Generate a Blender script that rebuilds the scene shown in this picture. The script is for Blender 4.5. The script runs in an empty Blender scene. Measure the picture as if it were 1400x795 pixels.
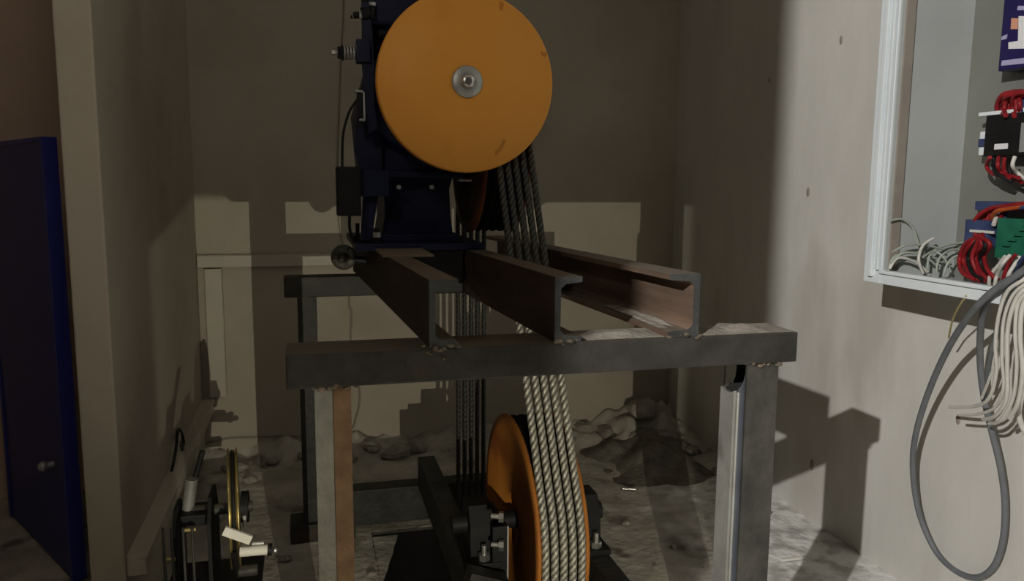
import bpy, bmesh, math, random
from mathutils import Vector, Matrix, noise
random.seed(7)
S = bpy.context.scene
COL = S.collection

# ------------------------------------------------------------------ camera
F, H = 1075.0, 1.45
_p, _y, _r = math.radians(7.65), math.radians(14.6), math.radians(0.43)
FW = Vector((math.sin(_y)*math.cos(_p), math.cos(_y)*math.cos(_p), -math.sin(_p)))
_rt = Vector((math.cos(_y), -math.sin(_y), 0)); _up = _rt.cross(FW)
RT = _rt*math.cos(_r) + _up*math.sin(_r); UP = _up*math.cos(_r) - _rt*math.sin(_r)
C0 = Vector((0, 0, H))
cd = bpy.data.cameras.new('camera'); cam = bpy.data.objects.new('camera', cd); COL.objects.link(cam)
cd.sensor_fit = 'HORIZONTAL'; cd.sensor_width = 36; cd.lens = 36*F/1400; cd.clip_start = .02
m3 = Matrix((RT, UP, -FW)).transposed()
cam.matrix_world = Matrix.Translation(C0) @ m3.to_4x4()
S.camera = cam

def ray(px, py): return FW + RT*((px-700)/F) - UP*((py-397.5)/F)
def onx(px, py, x): d = ray(px, py); return C0 + d*(x/d.x)
def ony(px, py, y): d = ray(px, py); return C0 + d*(y/d.y)
def onz(px, py, z): d = ray(px, py); return C0 + d*((z-H)/d.z)

# ------------------------------------------------------------------ world, lights, exposure
w = bpy.data.worlds.new('world'); S.world = w; w.use_nodes = True
w.node_tree.nodes['Background'].inputs[0].default_value = (.02, .02, .02, 1)
w.node_tree.nodes['Background'].inputs[1].default_value = 0.0
S.view_settings.view_transform = 'Standard'; S.view_settings.look = 'None'
S.view_settings.gamma = 1; S.view_settings.exposure = 0.0; S.view_settings.use_curve_mapping = False
LA, LB, LC = Vector((.24, -.485, .75)), Vector((-2.7, -1.70, 3.2)), Vector((-.28, 1.15, 2.2))
def point(name, loc, power, color, rad):
    l = bpy.data.lights.new(name, 'POINT'); l.energy = power; l.color = color; l.shadow_soft_size = rad
    o = bpy.data.objects.new(name, l); COL.objects.link(o); o.location = loc; return o
point('work_light_beam', LA, 135, (1.0, .93, .72), .0015)
point('hall_bulb_light', LB, 1050, (1.0, .975, .93), .028)
point('flywheel_fill_light', LC, 8.4, (1.0, .9, .76), .11)  # added unseen fill light, brightens the orange flywheel

# ------------------------------------------------------------------ helpers
MATS = {}
def mat(name, c1, c2=None, scale=6, rough=.7, metal=0, bump=0, bscale=40, spec=.3, stretch=None, c3=None, s3=2.0, f3=.55, dust=None, dmix=.8):
    m = bpy.data.materials.new(name); m.use_nodes = True; nt = m.node_tree; N = nt.nodes; L = nt.links
    b = N['Principled BSDF']; b.inputs['Roughness'].default_value = rough; b.inputs['Metallic'].default_value = metal
    b.inputs['Specular IOR Level'].default_value = spec
    b.inputs['Base Color'].default_value = (*c1, 1)
    if c2:
        tc = N.new('ShaderNodeTexCoord'); mp = N.new('ShaderNodeMapping'); L.new(tc.outputs['Object'], mp.inputs[0])
        if stretch: mp.inputs['Scale'].default_value = stretch
        nz = N.new('ShaderNodeTexNoise'); nz.inputs['Scale'].default_value = scale; nz.inputs['Detail'].default_value = 8
        nz.inputs['Roughness'].default_value = .62
        L.new(mp.outputs[0], nz.inputs['Vector'])
        cr = N.new('ShaderNodeValToRGB'); cr.color_ramp.elements[0].position = .36; cr.color_ramp.elements[1].position = .66
        cr.color_ramp.elements[0].color = (*c1, 1); cr.color_ramp.elements[1].color = (*c2, 1)
        L.new(nz.outputs['Fac'], cr.inputs[0]); out = cr.outputs[0]
        if c3:
            n3 = N.new('ShaderNodeTexNoise'); n3.inputs['Scale'].default_value = s3; n3.inputs['Detail'].default_value = 6
            L.new(mp.outputs[0], n3.inputs['Vector'])
            r3 = N.new('ShaderNodeValToRGB'); r3.color_ramp.elements[0].position = f3; r3.color_ramp.elements[1].position = f3+.12
            L.new(n3.outputs['Fac'], r3.inputs[0])
            mx = N.new('ShaderNodeMixRGB'); L.new(r3.outputs[0], mx.inputs[0]); L.new(out, mx.inputs[1])
            mx.inputs[2].default_value = (*c3, 1); out = mx.outputs[0]
        if dust:      # dust settles on faces that look up
            ge = N.new('ShaderNodeNewGeometry'); sp = N.new('ShaderNodeSeparateXYZ'); L.new(ge.outputs['True Normal'], sp.inputs[0])
            mr = N.new('ShaderNodeMapRange'); mr.inputs[1].default_value = .7; mr.inputs[2].default_value = .95; mr.inputs[4].default_value = dmix
            L.new(sp.outputs[2], mr.inputs[0]); mx = N.new('ShaderNodeMixRGB'); L.new(mr.outputs[0], mx.inputs[0]); L.new(out, mx.inputs[1])
            mx.inputs[2].default_value = (*dust, 1); out = mx.outputs[0]
        L.new(out, b.inputs['Base Color'])
        if bump:
            nb = N.new('ShaderNodeTexNoise'); nb.inputs['Scale'].default_value = bscale; nb.inputs['Detail'].default_value = 6
            L.new(mp.outputs[0], nb.inputs['Vector'])
            bp = N.new('ShaderNodeBump'); bp.inputs['Strength'].default_value = bump; bp.inputs['Distance'].default_value = .01
            L.new(nb.outputs['Fac'], bp.inputs['Height']); L.new(bp.outputs[0], b.inputs['Normal'])
    MATS[name] = m; return m

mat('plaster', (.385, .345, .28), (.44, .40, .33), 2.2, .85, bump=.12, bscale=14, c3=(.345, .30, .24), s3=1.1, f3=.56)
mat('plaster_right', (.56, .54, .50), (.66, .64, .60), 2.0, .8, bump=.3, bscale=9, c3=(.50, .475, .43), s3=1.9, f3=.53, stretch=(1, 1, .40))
mat('plaster_pink', (.62, .49, .40), (.68, .54, .45), 2.5, .85, bump=.1, bscale=14)
mat('ceiling', (.6, .58, .53), (.66, .63, .58), 2, .9)
mat('concrete', (.34, .32, .275), (.56, .53, .47), 5, .92, bump=.8, bscale=30, c3=(.17, .15, .12), s3=4.5, f3=.57)
mat('rubble', (.22, .2, .17), (.40, .375, .325), 14, .95, bump=.8, bscale=60)
mat('soil', (.12, .105, .085), (.24, .22, .185), 14, .95, bump=1, bscale=50)
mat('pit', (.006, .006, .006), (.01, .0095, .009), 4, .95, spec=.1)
mat('steel', (.040, .038, .0355), (.072, .068, .063), 9, .55, .3, bump=.35, bscale=45, c3=(.075, .055, .04), s3=5, f3=.62, dust=(.10, .085, .065))
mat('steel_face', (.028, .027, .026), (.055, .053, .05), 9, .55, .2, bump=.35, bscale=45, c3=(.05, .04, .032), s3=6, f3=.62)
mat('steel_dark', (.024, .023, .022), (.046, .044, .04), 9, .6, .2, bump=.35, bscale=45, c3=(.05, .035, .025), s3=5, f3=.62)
mat('steel_mid', (.055, .053, .045), (.088, .084, .072), 10, .65, .15, bump=.4, bscale=50, c3=(.075, .055, .038), s3=6, f3=.56)
mat('steel_light', (.20, .198, .19), (.27, .267, .258), 8, .5, .3, bump=.2, bscale=40, c3=(.15, .145, .135), s3=7, f3=.6)
mat('steel_blue', (.10, .115, .145), (.15, .165, .20), 8, .42, .4)
mat('rust', (.05, .029, .016), (.088, .052, .029), 11, .85, 0, bump=.5, bscale=60, c3=(.05, .038, .027), s3=9, f3=.60, spec=.15)
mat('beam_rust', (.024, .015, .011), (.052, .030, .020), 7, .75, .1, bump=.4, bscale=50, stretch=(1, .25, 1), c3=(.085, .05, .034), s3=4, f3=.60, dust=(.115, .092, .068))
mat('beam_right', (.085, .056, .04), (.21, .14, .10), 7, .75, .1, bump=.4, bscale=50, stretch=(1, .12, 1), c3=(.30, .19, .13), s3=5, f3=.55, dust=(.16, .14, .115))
mat('cut_steel', (.045, .047, .05), (.085, .088, .088), 20, .55, .2)
mat('packing', (.13, .10, .07), (.18, .14, .10), 12, .85)
mat('dust', (.33, .3, .26), (.22, .2, .17), 20, .95, bump=.5, bscale=80)
mat('weld', (.12, .10, .075), (.25, .20, .15), 40, .55, .4, bump=1, bscale=120)
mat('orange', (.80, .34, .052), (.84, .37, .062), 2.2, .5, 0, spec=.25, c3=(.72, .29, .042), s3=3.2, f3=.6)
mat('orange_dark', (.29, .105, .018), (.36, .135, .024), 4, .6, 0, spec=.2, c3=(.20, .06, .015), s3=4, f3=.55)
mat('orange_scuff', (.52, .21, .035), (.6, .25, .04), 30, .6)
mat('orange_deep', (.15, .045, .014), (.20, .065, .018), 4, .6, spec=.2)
mat('navy', (.006, .009, .034), (.009, .013, .046), 6, .5, .0, spec=.25, bump=.1)
mat('black', (.007, .007, .0075), (.013, .013, .0135), 8, .55, spec=.2)
mat('rope_black', (.035, .035, .033), (.06, .058, .053), 60, .6, .5)
mat('chrome', (.55, .55, .53), (.68, .68, .66), 9, .28, .9)
mat('zinc', (.40, .41, .40), (.5, .51, .5), 14, .45, .55)
mat('brass', (.42, .33, .13), (.55, .45, .2), 12, .32, .85)
mat('whitepaint', (.72, .70, .64), (.78, .76, .70), 12, .45)
mat('doorblue', (.016, .02, .15), (.02, .026, .18), 3, .42, spec=.35)
mat('doorblue_edge', (.025, .034, .24), (.03, .04, .28), 3, .42)
mat('trunking', (.44, .41, .345), (.49, .455, .385), 3, .5)
mat('drab_brown', (.25, .22, .19), (.3, .26, .22), 6, .8)  # drab brown for wall cables, wall chips and the cabinet strip
mat('cab_rim', (.68, .73, .76), (.73, .78, .81), 4, .38)
mat('cab_in', (.40, .42, .415), (.44, .46, .455), 3, .5)
mat('cab_plate', (.17, .175, .155), (.20, .205, .185), 3, .55)
mat('w_white', (.56, .545, .50), (.64, .62, .575), 20, .45)
mat('w_grey', (.13, .138, .15), (.17, .178, .19), 20, .5)
mat('w_red', (.20, .010, .014), (.29, .016, .02), 20, .45)
mat('w_orange', (.34, .06, .015), (.42, .09, .02), 20, .45)
mat('w_blue', (.03, .045, .11), (.05, .07, .16), 20, .45)
mat('w_green', (.33, .37, .32), (.40, .44, .385), 20, .45)
mat('w_yellow', (.40, .36, .14), (.48, .42, .18), 20, .45)
mat('pcb', (.012, .10, .06), (.02, .15, .09), 20, .45)
mat('purple', (.014, .011, .065), (.02, .015, .085), 8, .4)
mat('print_white', (.72, .72, .74))
mat('print_lilac', (.38, .36, .55))
mat('print_peach', (.62, .30, .20))
mat('lampglass', (.9, .9, .85))

# pale plaster dust has been trodden into the floor along the right wall
nt = MATS['concrete'].node_tree; N = nt.nodes; L = nt.links; b_ = N['Principled BSDF']
tc = N.new('ShaderNodeTexCoord'); sp = N.new('ShaderNodeSeparateXYZ'); L.new(tc.outputs['Object'], sp.inputs[0])
nz = N.new('ShaderNodeTexNoise'); nz.inputs['Scale'].default_value = 6; nz.inputs['Detail'].default_value = 6; L.new(tc.outputs['Object'], nz.inputs['Vector'])
ad = N.new('ShaderNodeMath'); ad.operation = 'MULTIPLY_ADD'; L.new(nz.outputs['Fac'], ad.inputs[0]); ad.inputs[1].default_value = .9; L.new(sp.outputs[0], ad.inputs[2])
mr = N.new('ShaderNodeMapRange'); mr.inputs[1].default_value = 1.85; mr.inputs[2].default_value = 2.2; L.new(ad.outputs[0], mr.inputs[0])
m2 = N.new('ShaderNodeMapRange'); m2.inputs[1].default_value = 3.7; m2.inputs[2].default_value = 3.3; L.new(sp.outputs[1], m2.inputs[0])
mu = N.new('ShaderNodeMath'); mu.operation = 'MULTIPLY'; L.new(mr.outputs[0], mu.inputs[0]); L.new(m2.outputs[0], mu.inputs[1])
old = b_.inputs['Base Color'].links[0].from_socket
mx = N.new('ShaderNodeMixRGB'); L.new(mu.outputs[0], mx.inputs[0]); L.new(old, mx.inputs[1])
cr = N.new('ShaderNodeValToRGB'); cr.color_ramp.elements[0].color = (.50, .49, .46, 1); cr.color_ramp.elements[1].color = (.84, .83, .80, 1)
cr.color_ramp.elements[0].position = .38; cr.color_ramp.elements[1].position = .55; n2 = N.new('ShaderNodeTexNoise'); n2.inputs['Scale'].default_value = 11; n2.inputs['Detail'].default_value = 8
L.new(tc.outputs['Object'], n2.inputs['Vector']); L.new(n2.outputs['Fac'], cr.inputs[0]); L.new(cr.outputs[0], mx.inputs[2]); L.new(mx.outputs[0], b_.inputs['Base Color'])

# rope: twisted strands from UV
def rope_mat(name, c1, c2):
    m = bpy.data.materials.new(name); m.use_nodes = True; nt = m.node_tree; N = nt.nodes; L = nt.links
    b = N['Principled BSDF']; b.inputs['Roughness'].default_value = .5; b.inputs['Metallic'].default_value = .35
    uv = N.new('ShaderNodeUVMap'); mp = N.new('ShaderNodeMapping'); mp.inputs['Rotation'].default_value = (0, 0, math.radians(38))
    L.new(uv.outputs[0], mp.inputs[0])
    wv = N.new('ShaderNodeTexWave'); wv.inputs['Scale'].default_value = .2; wv.inputs['Distortion'].default_value = 1.5
    L.new(mp.outputs[0], wv.inputs['Vector'])
    nz = N.new('ShaderNodeTexNoise'); nz.inputs['Scale'].default_value = 1.3; nz.inputs['Detail'].default_value = 5
    L.new(uv.outputs[0], nz.inputs['Vector'])
    mu = N.new('ShaderNodeMath'); mu.operation = 'MULTIPLY'; L.new(wv.outputs['Fac'], mu.inputs[0]); L.new(nz.outputs['Fac'], mu.inputs[1])
    cr = N.new('ShaderNodeValToRGB'); cr.color_ramp.elements[0].color = (*c1, 1); cr.color_ramp.elements[1].color = (*c2, 1)
    cr.color_ramp.elements[1].position = .55
    L.new(mu.outputs[0], cr.inputs[0]); L.new(cr.outputs[0], b.inputs['Base Color'])
    bp = N.new('ShaderNodeBump'); bp.inputs['Strength'].default_value = .7; bp.inputs['Distance'].default_value = .003
    L.new(wv.outputs['Fac'], bp.inputs['Height']); L.new(bp.outputs[0], b.inputs['Normal'])
    MATS[name] = m
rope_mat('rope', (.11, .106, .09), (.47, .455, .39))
rope_mat('rope_shaded', (.022, .022, .019), (.08, .077, .065))  # shade on the upper front run, put into a darker rope colour
rope_mat('rope_dark', (.012, .012, .011), (.05, .048, .042))  # darkest rope colour, used on the rear run

class MB:
    def __init__(s): s.v = []; s.f = []; s.uv = {}; s.sm = set()
    def add(s, v, f, smooth=False):
        o = len(s.v); s.v += [Vector(p) for p in v]
        for q in f:
            if smooth: s.sm.add(len(s.f))
            s.f.append([i+o for i in q])
        return s
    def box(s, x0, x1, y0, y1, z0, z1, b=0, M=None):
        bm = bmesh.new(); bmesh.ops.create_cube(bm, size=1)
        for v in bm.verts: v.co = Vector(((x0+x1)/2+v.co.x*(x1-x0), (y0+y1)/2+v.co.y*(y1-y0), (z0+z1)/2+v.co.z*(z1-z0)))
        if b: bmesh.ops.bevel(bm, geom=list(bm.edges), offset=b, segments=2, affect='EDGES', profile=.6)
        return s.bm(bm, M)
    def bm(s, bm, M=None, smooth=False):
        bm.verts.index_update()
        s.add([(M @ v.co) if M else v.co for v in bm.verts], [[v.index for v in f.verts] for f in bm.faces], smooth); bm.free(); return s
    def cyl(s, a, b, r, r2=None, n=20, cap=True, smooth=True):
        a = Vector(a); b = Vector(b); r2 = r if r2 is None else r2
        d = (b-a).normalized(); t = Vector((0, 0, 1)) if abs(d.z) < .9 else Vector((1, 0, 0))
        u = d.cross(t).normalized(); v = d.cross(u)
        P = [a+(u*math.cos(k*2*math.pi/n)+v*math.sin(k*2*math.pi/n))*r for k in range(n)]
        Q = [b+(u*math.cos(k*2*math.pi/n)+v*math.sin(k*2*math.pi/n))*r2 for k in range(n)]
        s.add(P+Q, [[k, (k+1) % n, n+(k+1) % n, n+k] for k in range(n)], smooth)
        if cap: s.add(P, [list(range(n))[::-1]]); s.add(Q, [list(range(n))])
        return s
    def lathe(s, org, axis, prof, n=64):
        """prof: (radius, distance along axis); closed rings joined in order"""
        org = Vector(org); d = Vector(axis).normalized(); t = Vector((0, 0, 1)) if abs(d.z) < .9 else Vector((1, 0, 0))
        u = d.cross(t).normalized(); v = d.cross(u); vs = []
        for r, h in prof:
            for k in range(n):
                a = k*2*math.pi/n; vs.append(org+d*h+(u*math.cos(a)+v*math.sin(a))*r)
        fs = [[i*n+k, i*n+(k+1) % n, (i+1)*n+(k+1) % n, (i+1)*n+k] for i in range(len(prof)-1) for k in range(n)]
        s.add(vs, fs, True); return s
    def tube(s, pts, r, n=10, sm=True):
        pts = [Vector(p) for p in pts]; vs = []; prev = None; Ls = [0]
        for i in range(1, len(pts)): Ls.append(Ls[-1]+(pts[i]-pts[i-1]).length)
        for i, p in enumerate(pts):
            d = (pts[min(i+1, len(pts)-1)]-pts[max(i-1, 0)]).normalized()
            if prev is None:
                t = Vector((0, 0, 1)) if abs(d.z) < .9 else Vector((1, 0, 0)); u = d.cross(t).normalized()
            else:
                u = (prev - d*prev.dot(d)).normalized()
            prev = u; v = d.cross(u)
            for k in range(n): a = k*2*math.pi/n; vs.append(p+(u*math.cos(a)+v*math.sin(a))*r)
        base = len(s.f)
        fs = []
        for i in range(len(pts)-1):
            for k in range(n):
                fs.append([i*n+k, i*n+(k+1) % n, (i+1)*n+(k+1) % n, (i+1)*n+k])
                s.uv[base+len(fs)-1] = [(k/n*6, Ls[i]*120), ((k+1)/n*6, Ls[i]*120), ((k+1)/n*6, Ls[i+1]*120), (k/n*6, Ls[i+1]*120)]
        s.add(vs, fs, sm); m = len(pts)
        s.add(vs[:n], [list(range(n))[::-1]]); s.add(vs[(m-1)*n:], [list(range(n))])
        return s
    def prism(s, poly, axis, a, b):
        """extrude a 2D polygon along axis ('x','y','z') from a to b"""
        def P(p, t): return {'x': (t, p[0], p[1]), 'y': (p[0], t, p[1]), 'z': (p[0], p[1], t)}[axis]
        n = len(poly); s.add([P(p, a) for p in poly]+[P(p, b) for p in poly],
              [[k, (k+1) % n, n+(k+1) % n, n+k] for k in range(n)]+[list(range(n))[::-1], [n+k for k in range(n)]]); return s
    def sph(s, c, r, seg=16, sc=(1, 1, 1)):
        bm = bmesh.new(); bmesh.ops.create_uvsphere(bm, u_segments=seg, v_segments=seg//2, radius=r)
        for v in bm.verts: v.co = Vector(c)+Vector((v.co.x*sc[0], v.co.y*sc[1], v.co.z*sc[2]))
        return s.bm(bm, smooth=True)
    def build(s, name, m, parent=None, recalc=True):
        me = bpy.data.meshes.new(name); me.from_pydata([tuple(v) for v in s.v], [], s.f)
        if s.uv:
            uvl = me.uv_layers.new(name='UVMap')
            for p in me.polygons:
                q = s.uv.get(p.index)
                if q:
                    for li, c in zip(p.loop_indices, q): uvl.data[li].uv = c
        for i in s.sm: me.polygons[i].use_smooth = True
        if recalc:
            bm = bmesh.new(); bm.from_mesh(me); bmesh.ops.recalc_face_normals(bm, faces=bm.faces); bm.to_mesh(me); bm.free()
        me.materials.append(MATS[m]); o = bpy.data.objects.new(name, me); COL.objects.link(o)
        if parent: o.parent = parent; o.matrix_parent_inverse = parent.matrix_world.inverted()
        return o
def tag(o, label=None, cat=None, group=None, kind=None):
    if label: o['label'] = label
    if cat: o['category'] = cat
    if group: o['group'] = group
    if kind: o['kind'] = kind
    return o
def thing(name, loc, label, cat, group=None):
    o = bpy.data.objects.new(name, None); COL.objects.link(o); o.location = loc; o.empty_display_size = .1
    o.matrix_world = Matrix.Translation(Vector(loc)); return tag(o, label, cat, group)
def struct(name, mb, m): return tag(mb.build(name, m), kind='structure')
def smooth_path(P, n=8):
    P = [Vector(p) for p in P]; out = []
    for i in range(len(P)-1):
        p0, p1, p2, p3 = P[max(i-1, 0)], P[i], P[i+1], P[min(i+2, len(P)-1)]
        for k in range(n):
            t = k/n
            out.append(.5*((2*p1)+(p2-p0)*t+(2*p0-5*p1+4*p2-p3)*t*t+(3*p1-p0-3*p2+p3)*t**3))
    out.append(P[-1]); return out
def hexnut(mb, c, axis, r, h):
    c = Vector(c); a = Vector(axis).normalized(); mb.cyl(c, c+a*h, r, n=6, smooth=False); return mb

# ------------------------------------------------------------------ the room
YB, XR, XL, ZC = 4.28, 2.10, -.55, 3.35
HOLE = (.225, .86, 1.78, 3.13)
def edge_shift(y): return max(0, min(y, 3.2)-2.70)*.25+.014*noise.noise(Vector((y*9, 0, 1)))*(y > 1.9)
def warp(x, y):
    w = max(0, 1-abs(x-HOLE[0])/.3); f = max(0, min(1, (3.7-y)/.5)); return x+edge_shift(y)*w*f
def fh(x, y):
    """floor height: rough screed, with dirt heaped along the walls at the back"""
    h = .006*noise.noise(Vector((x*7, y*7, 0)))+.004*noise.noise(Vector((x*17, y*17, 3)))
    d = max(0, YB-y); dr = max(0, XR-x) if y > 2.9 else 9
    n = .5+.75*noise.noise(Vector((x*3.1, y*4, 5)))+.45*noise.noise(Vector((x*11, y*11, 9)))
    h += max(0, n)*(.075*math.exp(-(d/.16)**2)+.05*math.exp(-(d/.42)**2))
    c = math.hypot(x-1.95, y-4.1); h += max(0, .6+noise.noise(Vector((x*9, y*9, 2)))*1.1)*.13*math.exp(-(c/.30)**2)
    if dr < 1: h += max(0, n)*.05*math.exp(-(dr/.1)**2)*min(1, (y-2.9)/.4)
    return h
def axis_lines(a, b, step, extra):
    L = [a]; 
    while L[-1]+step < b-1e-6: L.append(L[-1]+step)
    L.append(b); L += extra; return sorted(set(round(t, 4) for t in L))
mb = MB()
xs = axis_lines(-.55, 2.12, .025, [HOLE[0], HOLE[1], -3.4, -2, -1.2]); ys = axis_lines(1.5, 4.3, .025, [HOLE[2], HOLE[3], -.9, 0, 1])
idx = {}
for i, x in enumerate(xs):
    for j, y in enumerate(ys):
        idx[i, j] = len(mb.v); mb.v.append(Vector((warp(x, y), y, fh(x, y) if x > -.6 and y > 1.45 else 0)))
for i in range(len(xs)-1):
    for j in range(len(ys)-1):
        cx, cy = (xs[i]+xs[i+1])/2, (ys[j]+ys[j+1])/2
        if HOLE[0] < cx < HOLE[1] and HOLE[2] < cy < HOLE[3]: continue
        mb.sm.add(len(mb.f)); mb.f.append([idx[i, j], idx[i+1, j], idx[i+1, j+1], idx[i, j+1]])
fl = struct('floor', mb, 'concrete')
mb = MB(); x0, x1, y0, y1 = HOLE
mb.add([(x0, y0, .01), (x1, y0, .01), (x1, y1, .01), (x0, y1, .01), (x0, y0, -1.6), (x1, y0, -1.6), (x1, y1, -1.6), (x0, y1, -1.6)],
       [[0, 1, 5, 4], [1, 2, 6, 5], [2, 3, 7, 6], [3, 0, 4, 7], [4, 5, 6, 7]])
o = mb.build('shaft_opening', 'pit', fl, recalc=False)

struct('ceiling', MB().box(-3.5, 2.3, -.28, 4.5, ZC, ZC+.1), 'ceiling')
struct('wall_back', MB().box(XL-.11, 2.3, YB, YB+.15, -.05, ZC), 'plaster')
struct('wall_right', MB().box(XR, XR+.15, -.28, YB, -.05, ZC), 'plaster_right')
struct('wall_left', MB().box(-.645, XL, 2.42, YB, -.05, ZC, .006), 'plaster')
struct('wall_passage', MB().box(-3.4, -.646, 3.95, 4.1, -.05, ZC), 'plaster_pink')
struct('wall_far_left', MB().box(-3.5, -3.4, -.28, 4.1, -.05, ZC), 'plaster_pink')
struct('wall_front', MB().box(-3.4, -1.308, -.28, -.12, -.05, ZC), 'plaster')

# ------------------------------------------------------------------ blue door standing open in the passage
def lerp2(P, d, t): return (P[0]+d[0]*t, P[1]+d[1]*t)
dP, dd = (-.852, 3.0), (-.52, .854)
door = thing('steel_door', (dP[0], dP[1], 0), 'dark blue steel door leaf standing open beyond the wall end', 'door')
nrm = Vector((.854, .52, 0))
def door_prism(t0, t1, z0, z1, d0, d1):
    a = Vector((*lerp2(dP, dd, t0), 0)); b = Vector((*lerp2(dP, dd, t1), 0))
    q = [a+nrm*d0, b+nrm*d0, b+nrm*d1, a+nrm*d1]
    return MB().prism([(p.x, p.y) for p in q], 'z', z0, z1)
door_prism(.03, .80, .012, 1.585, 0, .035).build('leaf', 'doorblue', door)
for t0, t1, z0, z1 in ((0, .03, .01, 1.60), (.8, .83, .01, 1.60), (.03, .8, 1.585, 1.60)):
    door_prism(t0, t1, z0, z1, -.006, .041).build('edge_fold', 'doorblue_edge', door)
hp = Vector((*lerp2(dP, dd, .135), .42)) - nrm*.004
hm = MB().cyl(hp, hp-nrm*.03, .012, n=14); hm.sph(hp-nrm*.035, .018); hm.build('knob', 'zinc', door)

# ------------------------------------------------------------------ trunking on the walls
t = thing('cable_trunking', (XL+.03, 3.3, .28), 'pale square cable trunking along the foot of the left wall', 'trunking')
MB().box(XL, XL+.055, 2.44, YB-.06, .275, .325, .003).build('channel', 'trunking', t)
MB().box(XL, XL+.06, 2.44, YB-.06, .325, .34, .003).build('lid', 'trunking', t)
t = thing('cable_trunking', (-.47, YB-.03, .34), 'pale upright cable trunking in the corner of the back wall', 'trunking')
MB().box(-.515, -.43, YB-.04, YB, .345, 1.015, .003).build('channel', 'trunking', t)
MB().box(-.512, -.433, YB-.05, YB-.04, .345, 1.015, .003).build('lid', 'trunking', t)
t = thing('cable_trunking', (-.1, YB-.03, 1.02), 'pale level cable trunking on the back wall behind the frame', 'trunking')
MB().box(-.545, .55, YB-.04, YB, 1.02, 1.085, .003).build('channel', 'trunking', t)
MB().box(-.545, .55, YB-.05, YB-.04, 1.023, 1.082, .003).build('lid', 'trunking', t)

# thin cables on back wall
def cable(name, pts, r, m, label, cat='cable', group=None, n=10, sm=8, seg=8):
    o = MB().tube(smooth_path(pts, sm), r, seg).build(name, m); return tag(o, label, cat, group)
yb = YB-.004
cable('wall_cable', [ony(472, -60, yb), ony(470, 30, yb), ony(468, 60, yb), ony(464, 160, yb), ony(462, 230, yb), ony(463, 300, yb), ony(470, 338, yb)], .004, 'drab_brown',
      'thin drab cable running down the back wall beside the winch')
cable('wall_cable', [ony(p, q, yb) for p, q in ((477, 395), (478, 420), (481, 428), (480, 470), (489, 520), (492, 545), (487, 570), (478, 588), (440, 597), (400, 596), (345, 598), (310, 600), (280, 608))],
      .0055, 'drab_brown', 'thin drab cable looping across the lower back wall to the corner')
hk = cable('wire_loop', [Vector((XL+.01+.012*math.sin(a*1.3), p.y, p.z)) for a, p in enumerate([onx(q, r_, XL) for q, r_ in ((228, 655), (230, 630), (236, 605), (243, 588), (248, 592), (247, 606), (240, 612), (248, 618), (262, 612))])],
      .006, 'black', 'short dark loop of wire on the left wall above the trunking', 'wire')

# ------------------------------------------------------------------ steel machine frame
YF, YR = 1.62, 3.16
ZT, ZBt = 1.106, 1.033
fr = thing('machine_frame', (.54, YF, 0), 'welded steel frame of posts, rails and channel beams under the winch', 'frame')
MB().box(-.05, 1.131, YF, YF+.13, ZBt, ZT, .004).build('front_rail', 'steel', fr)
MB().box(-.095, 1.10, YR, YR+.10, 1.006, 1.086, .004).build('rear_rail', 'steel_dark', fr)
# left front post: grey angle and rusty angle welded edge to edge
zt = ZBt
p = MB().prism([(.005, YF+.012), (.0415, YF+.012), (.0415, YF+.020), (.013, YF+.020), (.013, YF+.10), (.005, YF+.10)], 'z', 0, zt).build('post', 'steel_mid', fr)
MB().prism([(.0425, YF+.010), (.079, YF+.010), (.079, YF+.10), (.071, YF+.10), (.071, YF+.018), (.0425, YF+.018)], 'z', 0, zt).build('angle_iron', 'rust', p)
MB().box(.01, .074, YF+.092, YF+.1, 0, zt).build('angle_iron', 'steel', p)
# right front post
p = MB().prism([(1.004, YF+.008), (1.088, YF+.008), (1.088, YF+.128), (1.08, YF+.128), (1.08, YF+.016), (1.004, YF+.016)], 'z', 0, zt).build('post', 'steel_face', fr)
cut = [(YF+.064, 0), (YF+.128, 0), (YF+.128, .948), (YF+.11, .944), (YF+.09, .943), (YF+.075, .946), (YF+.064, .952)]
MB().prism(cut, 'x', 1.004, 1.012).build('angle_iron', 'steel_light', p)
cut = [(YF+.016, 0), (YF+.0625, 0), (YF+.0625, .955), (YF+.050, .966), (YF+.038, .985), (YF+.030, 1.01), (YF+.026, zt), (YF+.016, zt)]
MB().prism(cut, 'x', 1.014, 1.020).build('inner_plate', 'steel_blue', p)
MB().cyl((1.013, YF+.058, 0), (1.013, YF+.058, .95), .004, n=10).build('weld_seam', 'steel_light', p)
MB().box(1.012, 1.079, YF+.12, YF+.128, 0, zt).build('angle_iron', 'steel', p)
# rear posts
MB().box(-.046, .028, YR+.01, YR+.085, 0, 1.006, .004).build('post', 'steel_dark', fr)
MB().box(.955, 1.03, YR+.01, YR+.085, 0, 1.006, .004).build('post', 'steel_dark', fr)
MB().box(-.10, .06, YR-.02, YR+.12, 0, .075, .006).build('foot', 'steel_dark', fr)
MB().box(.92, 1.06, YR-.02, YR+.12, 0, .03, .006).build('foot', 'steel_dark', fr)
MB().box(.062, .95, YR-.03, YR+.06, .055, .205, .004).build('sill_rail', 'steel_dark', fr)
MB().box(.10, .16, YR-.02, YR+.05, 0, .055, .004).build('sill_foot', 'steel_dark', fr)
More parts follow.
